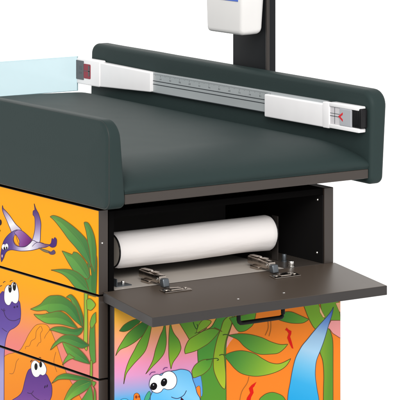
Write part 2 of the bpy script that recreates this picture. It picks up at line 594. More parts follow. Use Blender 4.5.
leaf(S, [(62.3, 250.8, 1), (67, 252.4), (72.5, 254.6, 1), (74, 251.8, 1), (78, 253), (83.7, 258.7), (88, 266), (90.2, 275), (88.4, 279, 1), (80, 276.5), (73.7, 270.2), (68.7, 262.5), (65, 255.8)], (100, 152, 66), (70, 128, 62), rib=[(74.5, 253), (81, 262), (89, 277)])
leaf(S, [(51.3, 270, 1), (60, 269.2), (67.5, 269.2), (74.4, 270.6), (80, 273.7), (86, 280), (89.4, 291, 1), (79.4, 290.6), (73.7, 285.2), (68.7, 278.9), (62.5, 273.9), (56, 271.3)], (92, 146, 64), (64, 124, 58), rib=[(54, 270.2), (70, 272), (82, 281), (89, 290)])
S.fill([(90.2, 266.5), (91.4, 270.5), (91.8, 275.5), (90.6, 274.4)], YEL, OL, .5)
# plant, middle drawer
leaf(S, [(84.6, 290, 1), (88.2, 291, 1), (87.8, 310), (88, 330), (87.4, 350), (84.2, 345), (84.6, 320)], (128, 164, 52), (150, 176, 54))
leaf(S, [(91.5, 322), (95, 319, 1), (95.6, 345), (96, 362, 1), (92.2, 364, 1), (89.8, 350), (90, 335)], (66, 124, 52), (82, 136, 54))
leaf(S, [(90.8, 360, 1), (92.8, 361, 1), (92.8, 381, 1), (90.3, 381, 1)], (112, 156, 52), (130, 160, 54))
leaf(S, [(87, 300, 1), (90, 298.5), (93.5, 301), (95.8, 304.6), (94, 308), (91, 310.3), (87.4, 309, 1)], (104, 156, 54), (128, 168, 54))
leaf(S, [(96.2, 312, 1), (92.5, 316), (90.4, 324), (92.4, 328), (96.4, 322, 1)], (82, 140, 52), (110, 156, 54))
leaf(S, [(66.7, 297, 1), (70.6, 294.5), (73.7, 296.2), (77.5, 301), (81, 308.7), (83.7, 317.5), (83.9, 328, 1), (78.7, 321), (75, 311), (72.5, 303), (70.6, 298.9)], (92, 142, 56), (54, 112, 54), rib=[(71, 296), (78, 308), (83, 325)])
leaf(S, [(30.8, 309, 1), (35.5, 307), (41, 304), (45, 299.5), (49.4, 296.2), (53.7, 295.4), (61, 295.6), (67.5, 298.9), (72.5, 303), (77, 308.5), (83, 327, 1), (75, 320.4), (68.7, 314), (63.7, 310.8), (57.5, 311), (50, 312.5), (46, 310.2), (37.5, 310.8)], (104, 158, 58), (54, 114, 54), (34, 306), (80, 316), rib=[(49, 311), (51, 300), (58, 296.5)])
leaf(S, [(34.2, 314.2, 1), (42.5, 314.4), (50, 312.9), (57.5, 311.2), (63, 312.2), (68.7, 316.2), (75, 323.9), (78.4, 328.6, 1), (68.7, 326), (60, 324), (50, 323.7), (45, 322.4), (41, 320), (37.5, 317.6)], (112, 164, 58), (56, 116, 54), (40, 316), (78, 326), rib=[(40, 318), (44.5, 317), (47, 312.6)])
leaf(S, [(49.6, 329.9, 1), (55, 327), (63.7, 326.7), (73.7, 329), (84, 327.2, 1), (82, 332.5), (77, 335.8), (66, 334.4), (58.7, 332.2), (53.7, 330.6)], (92, 148, 58), (48, 108, 52), (52, 328), (84, 333))
leaf(S, [(50.8, 350, 1), (53, 345.5), (56, 341.8), (63.7, 335.6), (73.7, 335), (81, 338.7), (90, 345.2, 1), (83, 348.2), (75, 346.2), (67.5, 343.2), (62.5, 342), (57.5, 344.6), (53.7, 347.7)], (96, 152, 58), (46, 106, 52), (53, 343), (88, 345), rib=[(56, 342.5), (66, 338.5), (78, 342.5)])
leaf(S, [(62.8, 341.8, 1), (70, 344.2), (78.7, 348.5), (86, 355.8), (90.8, 364, 1), (85, 362.8), (78, 360.6), (73.7, 359), (68.7, 355.2), (65, 348)], (104, 158, 58), (50, 112, 52), (64, 344), (90, 362), rib=[(66, 345), (76, 353.5), (88, 362)])
leaf(S, [(69.4, 353.5, 1), (75.4, 357.7, 1), (70, 359.6), (66, 362.2), (62.8, 365, 1), (65.6, 358.9)], (88, 146, 56), (104, 158, 56))
# plant, lower drawer
leaf(S, [(52.2, 383.4, 1), (55.5, 379), (58.7, 375.8), (66, 373.4), (75, 374.8), (87.5, 377.6), (93, 381, 1), (84, 381), (76, 380.2), (68.7, 379.2), (60, 379.3), (55.6, 381.2)], (96, 154, 58), (44, 104, 50), (54, 378), (90, 380))
leaf(S, [(64.2, 401, 1), (68.7, 391), (75, 383), (82.5, 379.2), (92.4, 381, 1), (91, 386.4), (82.5, 392.7), (73.7, 397.7), (67.5, 403, 1)], (126, 174, 56), (50, 112, 52), (66, 399), (90, 382), rib=[(66.5, 399), (77, 388), (90, 382)])
leaf(S, [(91, 385, 1), (92.8, 391), (94, 403, 1), (80, 403, 1), (86.6, 393)], (60, 120, 52), (88, 146, 54))
leaf(S, [(92.2, 381, 1), (96.2, 382.2), (95, 385.5), (93.6, 387, 1)], (80, 140, 54), (96, 150, 54))
leaf(S, [(94.6, 387, 1), (96.2, 392), (96.6, 404, 1), (94.4, 404, 1)], (80, 140, 54), (96, 150, 54))

# ---- door: light blue dinosaur, leaves, blue tail
D = Art()
D.fill([(90, 270), (360, 235), (360, 600), (90, 640)],
       ((170, 304), (178, 404), [(0, (218, 164, 40)), (.13, (236, 172, 66)), (.27, (248, 172, 116)), (.41, (248, 165, 150)), (.56, (245, 152, 188)), (.68, (226, 156, 204)), (.8, (168, 166, 218)), (.9, (92, 176, 230)), (1, (44, 168, 236))]), smooth=False)
D.fill([(224, 352), (230, 342), (238, 332.5), (246, 328), (246, 285), (350, 275), (350, 560), (222, 560)], ((250, 320), (250, 400), [(0, (250, 138, 44)), (1, (250, 132, 40))]), smooth=False)
LO = (92, 74, 22)
# small creatures at the lower edge
D.fill([(118, 408), (120, 400.5), (125, 398.5), (129, 401), (130, 408)], (84, 196, 236), (36, 84, 130), .6)
D.fill([(128, 410), (131, 404), (133.4, 399.5), (134, 394.6), (137, 393), (139.6, 395.4), (140.6, 400), (144, 404), (145, 410)], (234, 128, 40), (70, 60, 50), .6)
D.ell(136.2, 397, 1.2, 1.6, (150, 60, 24)); D.ell(139, 396.6, .8, 1.2, (150, 60, 24))
D.fill([(143, 408), (144.4, 399), (147, 393.4), (149.5, 391.2), (150.6, 395), (149, 401), (150, 408)], (72, 172, 132), (30, 84, 90), .6)
D.fill([(145, 408), (147.5, 401), (152, 398.5), (154, 408)], (60, 186, 220), (30, 84, 110), .6)
# hanging leaves left
leaf(D, [(119.2, 331, 1), (123.7, 325.2), (130, 321.2), (136, 319.2), (141, 319.6, 1), (139, 323), (136, 325), (130, 329.6), (124, 331.6)], (50, 108, 50), (58, 116, 48), line=LO)
leaf(D, [(115.4, 356, 1), (118, 348.7), (122.5, 341), (127.5, 333.7), (135, 327), (143, 321.7), (150, 319, 1), (147.5, 327.2), (143.7, 334), (136, 341.2), (127.5, 346.4), (120, 349.8)], (46, 106, 48), (134, 186, 60), (146, 322), (118, 354), line=LO)
leaf(D, [(150.8, 320, 1), (147.5, 327), (143.7, 334), (137.5, 343.9), (134.4, 350), (128.7, 361), (125, 372.5), (123.6, 384, 1), (125, 378), (127, 372.4), (133.7, 363.9), (141, 356.2), (145, 351), (147.4, 345), (150, 334), (151.6, 324)], (84, 150, 52), (142, 186, 56), (150, 324), (128, 372), line=LO)
leaf(D, [(165, 320, 1), (163, 329), (160, 336), (155.6, 348.7), (152.4, 361), (145.6, 374, 1), (152.5, 366.4), (158.7, 360.2), (163.7, 353.7), (165.8, 346), (166.2, 338.7), (165.6, 330)], (66, 138, 52), (140, 184, 56), (165, 326), (150, 368), line=LO)
leaf(D, [(170.4, 320, 1), (169.3, 329), (168.7, 338), (168.6, 347), (168.9, 358), (170.9, 369.2, 1), (172.9, 362.5), (178, 355.2), (180.8, 349), (180.2, 344), (178.4, 339.5), (173.9, 333.4), (171.4, 327)], (70, 142, 54), (150, 190, 54), (171, 326), (173, 364), line=LO)
# trunk, stems
D.fill([(197.5, 350), (199, 340), (205, 331), (212, 326), (222, 310), (236, 308), (230, 330), (226, 345), (226, 390), (226.6, 540, 1), (201, 540, 1), (200.2, 387), (198.2, 365)], ((200, 340), (226, 392), [(0, (76, 152, 62)), (1, (88, 148, 50))]), (64, 78, 28), .9)
D.fill([(191, 389), (193, 378), (200, 374), (202, 396)], (92, 164, 232), (60, 84, 110), .6)
D.fill([(195.4, 389), (199.6, 386.2), (200.4, 397.5), (198.6, 396)], (246, 138, 50), (120, 80, 40), .6)
D.fill([(178, 321, 1), (182, 318, 1), (205, 314, 1), (202, 326), (199, 333), (194.2, 338.6), (190.2, 340.4), (186, 334)], ((184, 322), (194, 338), [(0, (92, 150, 52)), (1, (124, 172, 56))]), LO, .8)
leaf(D, [(198.4, 325, 1), (203, 320), (211, 321), (208, 326), (202, 330), (196.4, 332.6)], (122, 172, 52), (140, 180, 54), line=LO)
D.stroke([(193, 322), (194.4, 326), (196.4, 329), (197.6, 327), (196.8, 324)], (30, 70, 26), 1.)
D.stroke([(194.6, 333.4), (196.6, 332.6), (200, 332.4), (207, 328)], (60, 90, 28), .9)
D.fill([(232, 314, 1), (224, 320), (220.4, 330), (217.5, 337.5), (215, 347.5), (213.4, 358), (213.7, 370), (217.5, 380.2), (222, 387.4), (225, 388.4), (225.6, 375), (224.8, 364), (224, 352), (225.6, 341), (227.7, 334), (231.4, 324)],
       ((224, 325), (219, 386), [(0, (128, 176, 54)), (.5, (146, 178, 48)), (1, (172, 194, 52))]), LO, .9)
leaf(D, [(185, 353.8, 1), (184.6, 349), (188.7, 340), (196, 335), (205, 330.2), (213, 328.5), (219.6, 330.6, 1), (215.6, 336), (208.7, 343), (202, 347.4), (195, 351)], (140, 186, 54), (98, 162, 56), (190, 350), (216, 331), line=LO)
D.stroke([(214, 327.5), (218, 329.2), (222, 331.6)], LO, 1.)
leaf(D, [(191.6, 371, 1), (195, 365), (202.5, 360), (212.6, 358.9, 1), (210, 367.5), (203.7, 373.7), (197.5, 376.6), (193, 377.4)], (82, 152, 56), (128, 178, 56), (210, 360), (194, 375), line=LO)
D.stroke([(206, 360), (213, 358.6), (217, 358.4), (218.4, 359.8), (216.6, 360.4)], (50, 78, 26), 1.1)
# right foliage
D.fill([(229, 318, 1), (231.6, 322), (237.5, 330.8), (243, 331.4), (248, 329), (253.4, 323.5), (256, 312, 1)], ((232, 322), (250, 328), [(0, (70, 142, 56)), (1, (100, 162, 54))]), LO, .8)
leaf(D, [(227.8, 335.4, 1), (237.5, 333.8), (248.7, 334.2), (261, 337.3), (271, 341.8), (280, 344.4), (287.7, 344.2, 1), (283.7, 348.9), (278, 353), (271, 354), (260, 354.2), (251, 351), (243.7, 346), (237.5, 339.6)], (64, 136, 60), (142, 184, 56), (234, 336), (284, 350), line=LO)
leaf(D, [(223.4, 355.4, 1), (230, 352.6), (237.5, 350.8), (245, 351), (255, 353.9), (262.5, 358.7), (271, 362.9), (280, 363.5), (290.8, 358.5, 1), (286, 365.8), (278.7, 370.8), (267.5, 374.6), (255, 376.2), (242.5, 373.9), (235, 368.9), (229, 362)], (62, 134, 60), (158, 192, 56), (228, 354), (274, 372), line=LO)
D.stroke([(219, 355.4), (222, 354.4), (226, 355.4)], (56, 80, 26), 1.2); D.stroke([(222.6, 335), (225.4, 334.4), (230, 335.4)], (56, 80, 26), 1.2)
leaf(D, [(256, 540, 1), (258.6, 402), (263.7, 395), (271, 392.3), (277.5, 393.5), (283.7, 397.3), (289, 408, 1), (288, 540, 1)], (88, 156, 56), (138, 182, 56), line=LO)
D.fill([(303, 304, 1), (318, 302, 1), (321, 312), (324.6, 318.6), (320, 324), (315.2, 328.9), (308.7, 318.7)], (124, 174, 54), LO, .8)
D.fill([(320, 302, 1), (338, 300, 1), (340.6, 320.3, 1), (332, 320.2), (325, 318.8), (321.6, 312)], (112, 166, 54), LO, .8)
D.fill([(319.4, 306), (322, 311.6), (325, 317.2), (322.8, 317.4), (319.6, 312)], (250, 198, 140), (140, 96, 40), .6, smooth=False)
D.fill([(335.4, 303), (345, 301), (345, 313), (339, 311.6)], (250, 186, 140), (140, 96, 40), .6, smooth=False)
leaf(D, [(279, 320, 1), (281, 315.5), (283.7, 312.3), (291, 311.8), (300, 315.4), (308.8, 319.4, 1), (302.5, 322.9), (292.5, 323.2), (285, 321.8)], (64, 136, 56), (116, 170, 54), line=LO)
D.fill([(326, 328), (329, 324), (331, 320.4), (346, 320.4), (346, 339), (339.4, 337.7), (332.5, 333.2), (329.4, 328.9)], (246, 162, 162), (140, 84, 60), .8, smooth=False)
D.fill([(328, 328.5), (331, 333.7), (332.6, 342), (332.8, 360), (332.8, 540, 1), (322, 540, 1), (323.3, 390), (323.6, 375), (322.6, 361), (319, 348), (324, 334)], ((323, 350), (333, 351), [(0, (124, 166, 54)), (1, (92, 146, 50))]), LO, .9)
D.fill([(333.2, 306.8, 1), (331, 311), (326, 317.4), (320, 323.9), (313, 332), (307.5, 338.9), (302.4, 345), (299, 350.6), (295.4, 358), (292.5, 368.9), (290, 382.5), (287.4, 400), (286, 540, 1), (319.5, 540, 1), (318.8, 402), (317, 390), (315.2, 377), (315.2, 369), (316.4, 360), (320.7, 349), (324.4, 338.7), (328.8, 323.7), (332, 314)],
       ((333, 308), (302, 402), [(0, (66, 96, 184)), (.12, (100, 142, 216)), (.3, (160, 200, 236)), (.48, (174, 216, 246)), (.64, (118, 196, 238)), (.82, (60, 174, 230)), (1, (40, 166, 226))]), (58, 78, 96), .8)
RED = (222, 26, 20)
D.fill([(285, 330), (286.5, 327.6), (288.4, 329.6), (291.2, 331), (291, 334), (289.9, 336.6), (291.6, 342), (293.2, 348.6), (291.6, 348.2), (289, 343), (287, 337.8), (288.4, 333.4), (286.6, 330.8)], RED, None, smooth=False)
D.fill([(256.3, 381.8), (254, 386.4), (252.6, 387.8), (253.4, 392.6), (251, 397), (249.4, 404), (245.4, 404), (246.8, 397.6), (250, 392.8), (248.6, 388.4), (251.4, 385)], RED, None, smooth=False)
for q in ([(267.6, 320), (268, 328), (265, 335.4)], [(270.6, 320), (270.6, 329), (268.8, 336.2)], [(248.8, 376.4), (247, 383), (241.4, 392), (239, 404)]):
    D.stroke(q, (168, 96, 30), .8)
# blue dinosaur
D.fill([(164, 372.5), (175, 370.4), (181, 369.2), (187.5, 370.4), (191, 373.7), (192.7, 380), (195, 386.2), (196.8, 393), (200, 400), (201.4, 540, 1), (148, 540, 1), (150, 398), (152.4, 391), (156, 378)],
       ((184, 370), (164, 402), [(0, (112, 196, 246)), (.5, (136, 208, 250)), (1, (100, 192, 246))]), (60, 70, 110), .9)
D.fill([(149.2, 386), (149.8, 380), (153, 375.6), (157.6, 374.3), (161, 375.4), (164, 372.4), (169, 371), (173.6, 373), (176.4, 378), (176, 384), (172.6, 388.4), (167.4, 389.6), (163.4, 388.6), (160.8, 391.6), (156.6, 393), (152.2, 391.2)], (253, 253, 253), (60, 60, 90), .8)
D.ell(153.4, 386.3, 3.4, 3.9, (14, 12, 16), rot=.5); D.ell(163.7, 382.2, 3.1, 4.2, (14, 12, 16), rot=.35)
D.ell(153.2, 384.8, .6, .7, (190, 190, 200)); D.ell(163.8, 380.4, .6, .7, (190, 190, 200))
D.stroke([(149.2, 375), (151.4, 372.4), (155.2, 371.9)], (120, 50, 130), 1.); D.stroke([(162.8, 369.8), (164.6, 367.8), (167.3, 367.5)], (120, 50, 130), 1.)
D.stroke([(171, 396.8), (174, 398), (178, 398.2), (183.4, 395.2), (186.2, 390.4)], (44, 54, 96), .9)
D.fill([(180.8, 397), (184.6, 401), (189, 412), (179, 412), (180, 403)], (70, 24, 40), (40, 30, 60), .6, smooth=False)

# ------------------------------------------------------------------ the treatment table
T = thing('examination_table', 'brown paediatric examination table with dark green padding and cartoon dinosaur drawers', 'table', (.38, .64, 0))

# cabinet
bm = boxes((.7063, .7361, 0, 1.28, .08, .8335), bev=.0012, seg=1)
obj('side_panel', bm, 'brown', T)
bm = boxes((.0305, .0450, .001, 1.28, .612, .8335))
obj('inner_wall', bm, 'black', T)
bm = boxes((.0455, .7058, .4500, .4640, .6345, .8150))
obj('back_panel', bm, 'back', T)
bm = boxes((.0455, .7058, .006, 1.28, .8160, .8330), bev=.001, seg=1)
obj('top_panel', bm, 'black', T)
bm = boxes((.0455, .7058, .003, .4640, .612, .6340))
sh = obj('shelf', bm, 'shelf', T)
bm = boxes((.0500, .5750, .0036, .3200, .6341, .6348))  # thin paler sheet over the left part of the shelf
obj('shelf_sheet', bm, 'sheet', sh)
bm = boxes((.7022, .7058, .004, .4490, .6345, .8155))
obj('inner_liner', bm, 'inner', T)
bm = boxes((.0300, .7058, .004, 1.28, .105, .6110))
obj('carcass', bm, 'black', T)
bm = boxes((.04, .70, .03, 1.25, 0, .104))
obj('plinth', bm, 'black_plastic', T)
bm = boxes((.08, .66, .06, 1.25, .8340, .8560))
obj('table_support', bm, 'black', T)
bm = boxes((.0, .0295, .646, 1.28, .105, .8385), bev=.001, seg=1)
obj('end_panel', bm, 'brown', T)

# drawers with printed fronts
for z0, z1 in ((.6278, .8385), (.4179, .6232), (.2080, .4133)):
    bm = boxes((.0004, .0270, .0005, .6400, z0, z1), bev=.0007, seg=1)
    d = obj('drawer', bm, 'brown', T)
    print_obj('printed_picture', S.mesh(0, .0004, (.0020, .6388, z0 + .0012, z1 - .0012), .70), d)
bm = boxes((.0008, .0270, .0005, .6400, .106, .2034), bev=.0007, seg=1)
obj('lower_panel', bm, 'brown', T)

# cupboard door under the flap
bm = boxes((.0246, .7361, -.0308, -.0120, .106, .6000), bev=.0008, seg=1)
door = obj('cupboard_door', bm, 'brown_dark', T)
print_obj('printed_picture', D.mesh(1, -.0308, (.0258, .7349, .108, .5988), .72), door)
# flap, hinged along the shelf front, hanging slightly
FX0, FX1 = .0119, .7400
SL = (.634 - .6070) / .2236
flz = lambda y: .634 + SL * y


def flap_box(bm, x0, x1, y0, y1, h0, h1, bev=0., seg=2, mi=0):
    """box lying on the flap; h measured from the flap's top"""
    fs = box(bm, x0, x1, y0, y1, h0, h1, bev, seg, mi)
    for v in {v for f in fs for v in f.verts}:
        v.co.z += flz(v.co.y)


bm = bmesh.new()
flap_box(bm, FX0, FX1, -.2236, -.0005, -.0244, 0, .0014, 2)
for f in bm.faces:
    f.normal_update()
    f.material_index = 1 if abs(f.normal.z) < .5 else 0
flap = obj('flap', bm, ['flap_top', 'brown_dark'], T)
bm = bmesh.new()
HY = -.176
pts = []
hz = flz(HY) - .0244
xa, xb = .3030, .4410
pts = [(xa, HY, hz), (xa, HY, hz - .028), (xa + .0015, HY, hz - .033), (xa + .006, HY, hz - .0365), (xa + .012, HY, hz - .037)]
pts += [(xb - .012, HY, hz - .037), (xb - .006, HY, hz - .0365), (xb - .0015, HY, hz - .033), (xb, HY, hz - .028), (xb, HY, hz)]
tube(bm, pts, .0054, 12)
obj('handle', bm, 'handle', flap, 50)
for x in (.301, .4431):
    bm = bmesh.new()
    cyl(bm, (x, HY, flz(HY)), (0, 0, 1), .0036, .0016, 16, .0024)
    obj('screw', bm, 'screw', flap, 40)


def hinge(x):
    """concealed cupboard hinge: arm on the shelf, knuckle, and cup plate on the flap"""
    bm = bmesh.new()
    fs = box(bm, x - .0115, x + .0115, -.018, .078, .6440, .6640, .003)
    for v in {v for f in fs for v in f.verts}:      # the arm dips towards the knuckle
        if v.co.y < .02:
            v.co.z -= .0045 * ((.02 - v.co.y) / .038) ** 1.6
    box(bm, x - .0075, x + .0075, .038, .074, .6642, .6664, .0012)
    box(bm, x - .0075, x + .0075, .006, .026, .6636, .6656, .0010)
    box(bm, x - .019, x + .019, .018, .056, .6350, .6438, .002)
    cyl(bm, (x, .032, .6640), (0, 0, 1), .0048, .0022, 14, .0040)
    h = obj('hinge', bm, 'steel', T, 35)
    bm = bmesh.new()
    fs = box(bm, x - .009, x + .010, -.036, -.0185, .6330, .6545, .0035, 3)
    for v in {v for f in fs for v in f.verts}:
        if v.co.z > .645:
            v.co.y += .004
    obj('knuckle', bm, 'bluesteel', h, 35)
    bm = bmesh.new()
    cx = x + .014
    flap_box(bm, cx - .041, cx + .041, -.070, -.0412, .0004, .0030, .0012)
    flap_box(bm, cx - .017, cx + .017, -.062, -.0412, .0004, .0060, .0026)
    for dx in (-.029, .029):
        cyl(bm, (cx + dx, -.0560, flz(-.056) + .0030), (0, 0, 1), .0052, .0022, 14, .0040)
    obj('cup_plate', bm, 'steel', h, 35)
    bm = bmesh.new()
    cyl(bm, (x - .0130, -.010, .6520), (1, 0, 0), .0042, .026, 14, bev=.0008)
    obj('pivot_pin', bm, 'screw', h, 35)


hinge(.180)
hinge(.522)

# roll holder: two upright plates and small fittings
RY, RZ, RR = .118, .7105, .0455
for x in (.1085, .6305):
    bm = boxes((x - .001, x + .001, RY - .014, RY + .014, .6345, .752), bev=.0006, seg=1)
    h = obj('roll_bracket', bm, 'post_edge' if x > .3 else 'black_plastic', T)
bm = bmesh.new()
cyl(bm, (.1080, RY, RZ), (1, 0, 0), .0090, .5230, 20)
obj('spindle', bm, 'black_plastic', T, 40)
for (x, y, r, h, m) in ((.636, .084, .006, .020, 'bluesteel'), (.604, .010, .0075, .016, 'screw'), (.100, .044, .005, .012, 'screw')):
    bm = bmesh.new()
    cyl(bm, (x, y, .6342), (0, 0, 1), r * 1.25, .003, 20)
    cyl(bm, (x, y, .6372), (0, 0, 1), r, h - .003, 20, bev=.0012)
    obj('fixing_bolt', bm, m, T, 40)
bm = boxes((.072, .118, .030, .072, .6343, .6375), (.072, .0745, .030, .072, .6375, .655), bev=.0006, seg=1)
obj('angle_bracket', bm, 'bluesteel', T)
for c, ax in (((.7022, .0264, .800), (-1, 0, 0)), ((.7022, .0286, .6591), (-1, 0, 0)), ((.0089, .0005, .7571), (0, -1, 0)), ((.444, .4500, .752), (0, -1, 0))):
    bm = bmesh.new()
    cyl(bm, c, ax, .0042 if ax[0] else .0028, .0022, 16, .003 if ax[0] else .002)
    obj('screw', bm, 'screw', T, 40)
bm = boxes((.440, .448, .4470, .4498, .7400, .7700), bev=.0008, seg=1)
obj('hook_plate', bm, 'bluesteel', T)

# tabletop board and padding
bm = boxes((.0445, .8140, -.0500, 1.325, .8563, .8808), bev=.0016, seg=2)
obj('tabletop', bm, 'brown', T)


def mattress():
    bm = bmesh.new()
    x0, x1, y0, y1, zb = .0445, .8165, -.0545, 1.328, .8812
    NX, NY = 110, 130
    rows = []

    def hgt(x, y):
        d = y - y0
        u = 1 - min(max(d, 0) / .20, 1)
        f = (1 - u ** 2.1) ** .46
        dr = min(max(y1 - y, 0) / .05, 1)
        f *= (1 - (1 - dr) ** 2) ** .5
        s = (x - x0) / (x1 - x0)
        side = 1.
        for e, rad in ((x - x0, .060), (x1 - x, .070)):
            q = 1 - min(max(e, 0) / rad, 1)
            side *= 1 - .25 * q ** 2.4
        h = .058 + .011 * (max(y, 0) / 1.2) + .012 * (4 * s * (1 - s)) ** .8
        z = zb + .0025 + h * f * side
        # slight pulls and dents of the covering
        z += f * (.0010 * noise.noise(Vector((x * 4, y * 3, .3))) + .0004 * noise.noise(Vector((x * 16, y * 14, 4.2))))
        # corner tuck beside the raised side
        z -= .012 * math.exp(-((x - x0) / .016) ** 2 - ((y - y0 - .03) / .05) ** 2) * f
        return z
    for j in range(NY + 1):
        v = j / NY
        y = y0 + (y1 - y0) * v ** 2.1 * .999 + (0 if j else 0)
        row = []
        for i in range(NX + 1):
            a = i / NX
            a = .5 - .5 * math.cos(PI * a)
            x = x0 + (x1 - x0) * a
            row.append(bm.verts.new((x, y, hgt(x, y))))
        rows.append(row)
    for a, b_ in zip(rows, rows[1:]):
        for i in range(NX):
            bm.faces.new((a[i], a[i + 1], b_[i + 1], b_[i]))
    for v in bm.verts:                         # plump front: it tucks back under just above the board
        q = max(0, 1 - (v.co.z - zb) / .022)
        if v.co.y < .1:
            v.co.y += .010 * q ** 1.7
            # small gathers of the covering towards the board
            v.co.y += .0011 * max(0, 1 - (v.co.z - zb) / .045) * noise.noise(Vector((v.co.x * 26, 3.3, 1.7)))
    edge = [e for e in bm.edges if len(e.link_faces) == 1]
    r = bmesh.ops.extrude_edge_only(bm, edges=edge)
    for v in [q for q in r['geom'] if isinstance(q, bmesh.types.BMVert)]:
        v.co.z = zb - .0002
    return bm


obj('mattress', mattress(), 'vinyl', T, 60)

cor = [(-.0600, .8460, .024), (1.3300, .8460, .024), (1.3300, 1.0700, .045), (-.0600, 1.0680, .045)]
b1 = obj('raised_side', padded_board(cor, -.0120, .0440, .0125, lean=-.09, zref=.86, bulge=.003), 'vinyl', T, 60)
for x in (-.0065,):
    bm = bmesh.new()
    tube(bm, [(x, q.x, q.y) for q in corner_outline(cor, .0028)], .0024, 8, closed=True)
    obj('piping', bm, 'vinyl_seam', b1, 60)
cor = [(-.0580, .8390, .020), (1.3360, .8440, .024), (1.3360, 1.0995, .032), (-.0580, 1.0880, .045)]
b2 = obj('raised_side', padded_board(cor, .8150, .8600, .0125, lean=.062, zref=.84, bulge=.002), 'vinyl', T, 60)
T['label'] = 'brown paediatric examination table with dark green padding, open flap and cartoon dinosaur fronts'

# ------------------------------------------------------------------ paper roll
R = thing('paper_roll', 'thick roll of white couch paper lying in the open compartment', 'paper roll', (.3775, RY, RZ - RR))
bm = bmesh.new()
NS, NA = 60, 72
xa, xb = .1140, .6080
rings = []
for i in range(NS + 1):
    t = i / NS
    x = xa + (xb - xa) * t
    ring = []
    for k in range(NA + 1):
        a = -PI * .62 + 2 * PI * k / NA      # starts / ends low at the front
        u = k / NA
        rr = RR + .0011 * (u - .5) + .0005 * noise.noise(Vector((x * 9, math.cos(a) * 1.5, math.sin(a) * 1.5)))
        if u > .90:                           # loose outer end of the paper
            rr += (u - .90) / .10 * (.0024 + .0042 * noise.noise(Vector((x * 7, 2.2, 8.1))))
        e = min(t, 1 - t) * (xb - xa)
        if e < .006:
            rr -= .003 * (1 - e / .006) ** 2
        ring.append(bm.verts.new((x, RY + rr * math.cos(a), RZ + rr * math.sin(a))))
    rings.append(ring)
for a, b_ in zip(rings, rings[1:]):
    for k in range(NA):
        bm.faces.new((a[k], a[k + 1], b_[k + 1], b_[k]))
# wound end faces
for ring, s in ((rings[0], 1), (rings[-1], -1)):
    prev = ring
    for f, dx in ((.97, 0), (.80, .0006), (.6, .0), (.45, .0004)):
        cur = [bm.verts.new((v.co.x + s * dx, RY + (v.co.y - RY) * f, RZ + (v.co.z - RZ) * f)) for v in ring]
        for k in range(NA):
            bm.faces.new((prev[k], prev[k + 1], cur[k + 1], cur[k]))
        prev = cur
obj('paper', bm, 'paper', R, 45)
for s, x in ((1, .1110), (-1, .6085)):
    bm = bmesh.new()
    tube(bm, [(x + .0010, RY + .0425 * math.cos(2 * PI * k / 48), RZ + .0425 * math.sin(2 * PI * k / 48)) for k in range(48)], .0022, 8, closed=True)
    obj('flange', bm, 'black_plastic', R, 40)
    bm = bmesh.new()
    cyl(bm, (x + .0002, RY, RZ), (1, 0, 0), .0405, .0018, 48)
    obj('core', bm, 'card', R, 40)

# ------------------------------------------------------------------ measuring rod on the far raised side
L = thing('measuring_rod', 'white and grey infant measuring rod fixed along the far raised side', 'measuring rod', (.815, .64, .97))
XF = .7900                                     # front plane of the rail
bm = bmesh.new()
box(bm, XF + .002, .8170, -.02, 1.30, .984, 1.044, .001, 1)
rail = obj('rail', bm, 'alu', L)
bm = boxes((XF + .0004, XF + .0019, .36, 1.02, 1.0085, 1.0105), (XF + .0004, XF + .0019, .36, 1.02, 1.0185, 1.0205), (XF + .0004, XF + .0019, .36, 1.02, .9845, .9862))
obj('groove', bm, 'alu_dark', rail)
bm = bmesh.new()
for k in range(132):
    y = .372 + k * .005
    h = .0085 if k % 10 == 0 else (.006 if k % 5 == 0 else .004)
    box(bm, XF + .0012, XF + .0022, y - .0004, y + .0004, 1.0410 - h, 1.0410)
    if k % 10 == 0:
        for q in range(2):
            w = random.uniform(.0005, .0012)
            dy = -.004 + q * .0055
            box(bm, XF + .0012, XF + .0022, y + dy - w, y + dy + w, 1.0250, 1.0250 + random.uniform(.0035, .0055))
obj('scale_marks', bm, 'ink', rail)


def cover(y0, y1, z0, z1, x0=.770):
    bm = bmesh.new()
    box(bm, x0, .8160, y0, y1, z0, z1, .004, 3)
    return bm


bm = cover(.1060, .3883, .9745, 1.0372)
nc = obj('slide_cover', bm, 'white', L, 40)
bm = bmesh.new()
# near head: white frame round a window
box(bm, .7640, .8160, .0880, .1165, .9742, 1.0440, .003, 2)
box(bm, .7640, .8160, -.0420, .0880, 1.0345, 1.0455, .003, 2)
box(bm, .7640, .8160, -.0420, .0880, .9760, .9872, .003, 2)
hd = obj('slide_head', bm, 'white', L, 40)
bm = boxes((.7720, .8150, .0300, .0880, .9874, 1.0343), bev=.001)
obj('window', bm, 'lens', hd)
bm = boxes((.7705, .7718, .0440, .0870, 1.0085, 1.0102), (.7705, .7718, .0440, .0870, 1.0160, 1.0172), (.7705, .7718, .0660, .0676, .9890, 1.0330))
obj('index_line', bm, 'ink', hd)
bm = bmesh.new()
vs = [bm.verts.new((.7632, y, z)) for y, z in ((.0330, .9995), (.0330, 1.0245), (.0110, 1.012))]
vs = [bm.verts.new((.7632, y, z)) for y, z in ((.0470, 1.0115), (.0270, .9990), (.0270, 1.0050), (.0370, 1.0115), (.0270, 1.0180), (.0270, 1.0240))]
bm.verts.remove(bm.verts[0] if False else list(bm.verts)[0]) if False else None
for v in list(bm.verts)[:3]:
    bm.verts.remove(v)
fc = bm.faces.new(vs)
r = bmesh.ops.extrude_face_region(bm, geom=[fc])
for v in [q for q in r['geom'] if isinstance(q, bmesh.types.BMVert)]:
    v.co.x += .001
obj('red_pointer', bm, 'redmark', hd)
bm = boxes((.7645, .8150, -.0090, .0420, .9874, 1.0343), bev=.0025)
obj('lens_block', bm, 'clear_grey', hd)
bm = bmesh.new()
box(bm, .7680, .8150, -.0500, -.0100, .9880, 1.0400, .004, 3)
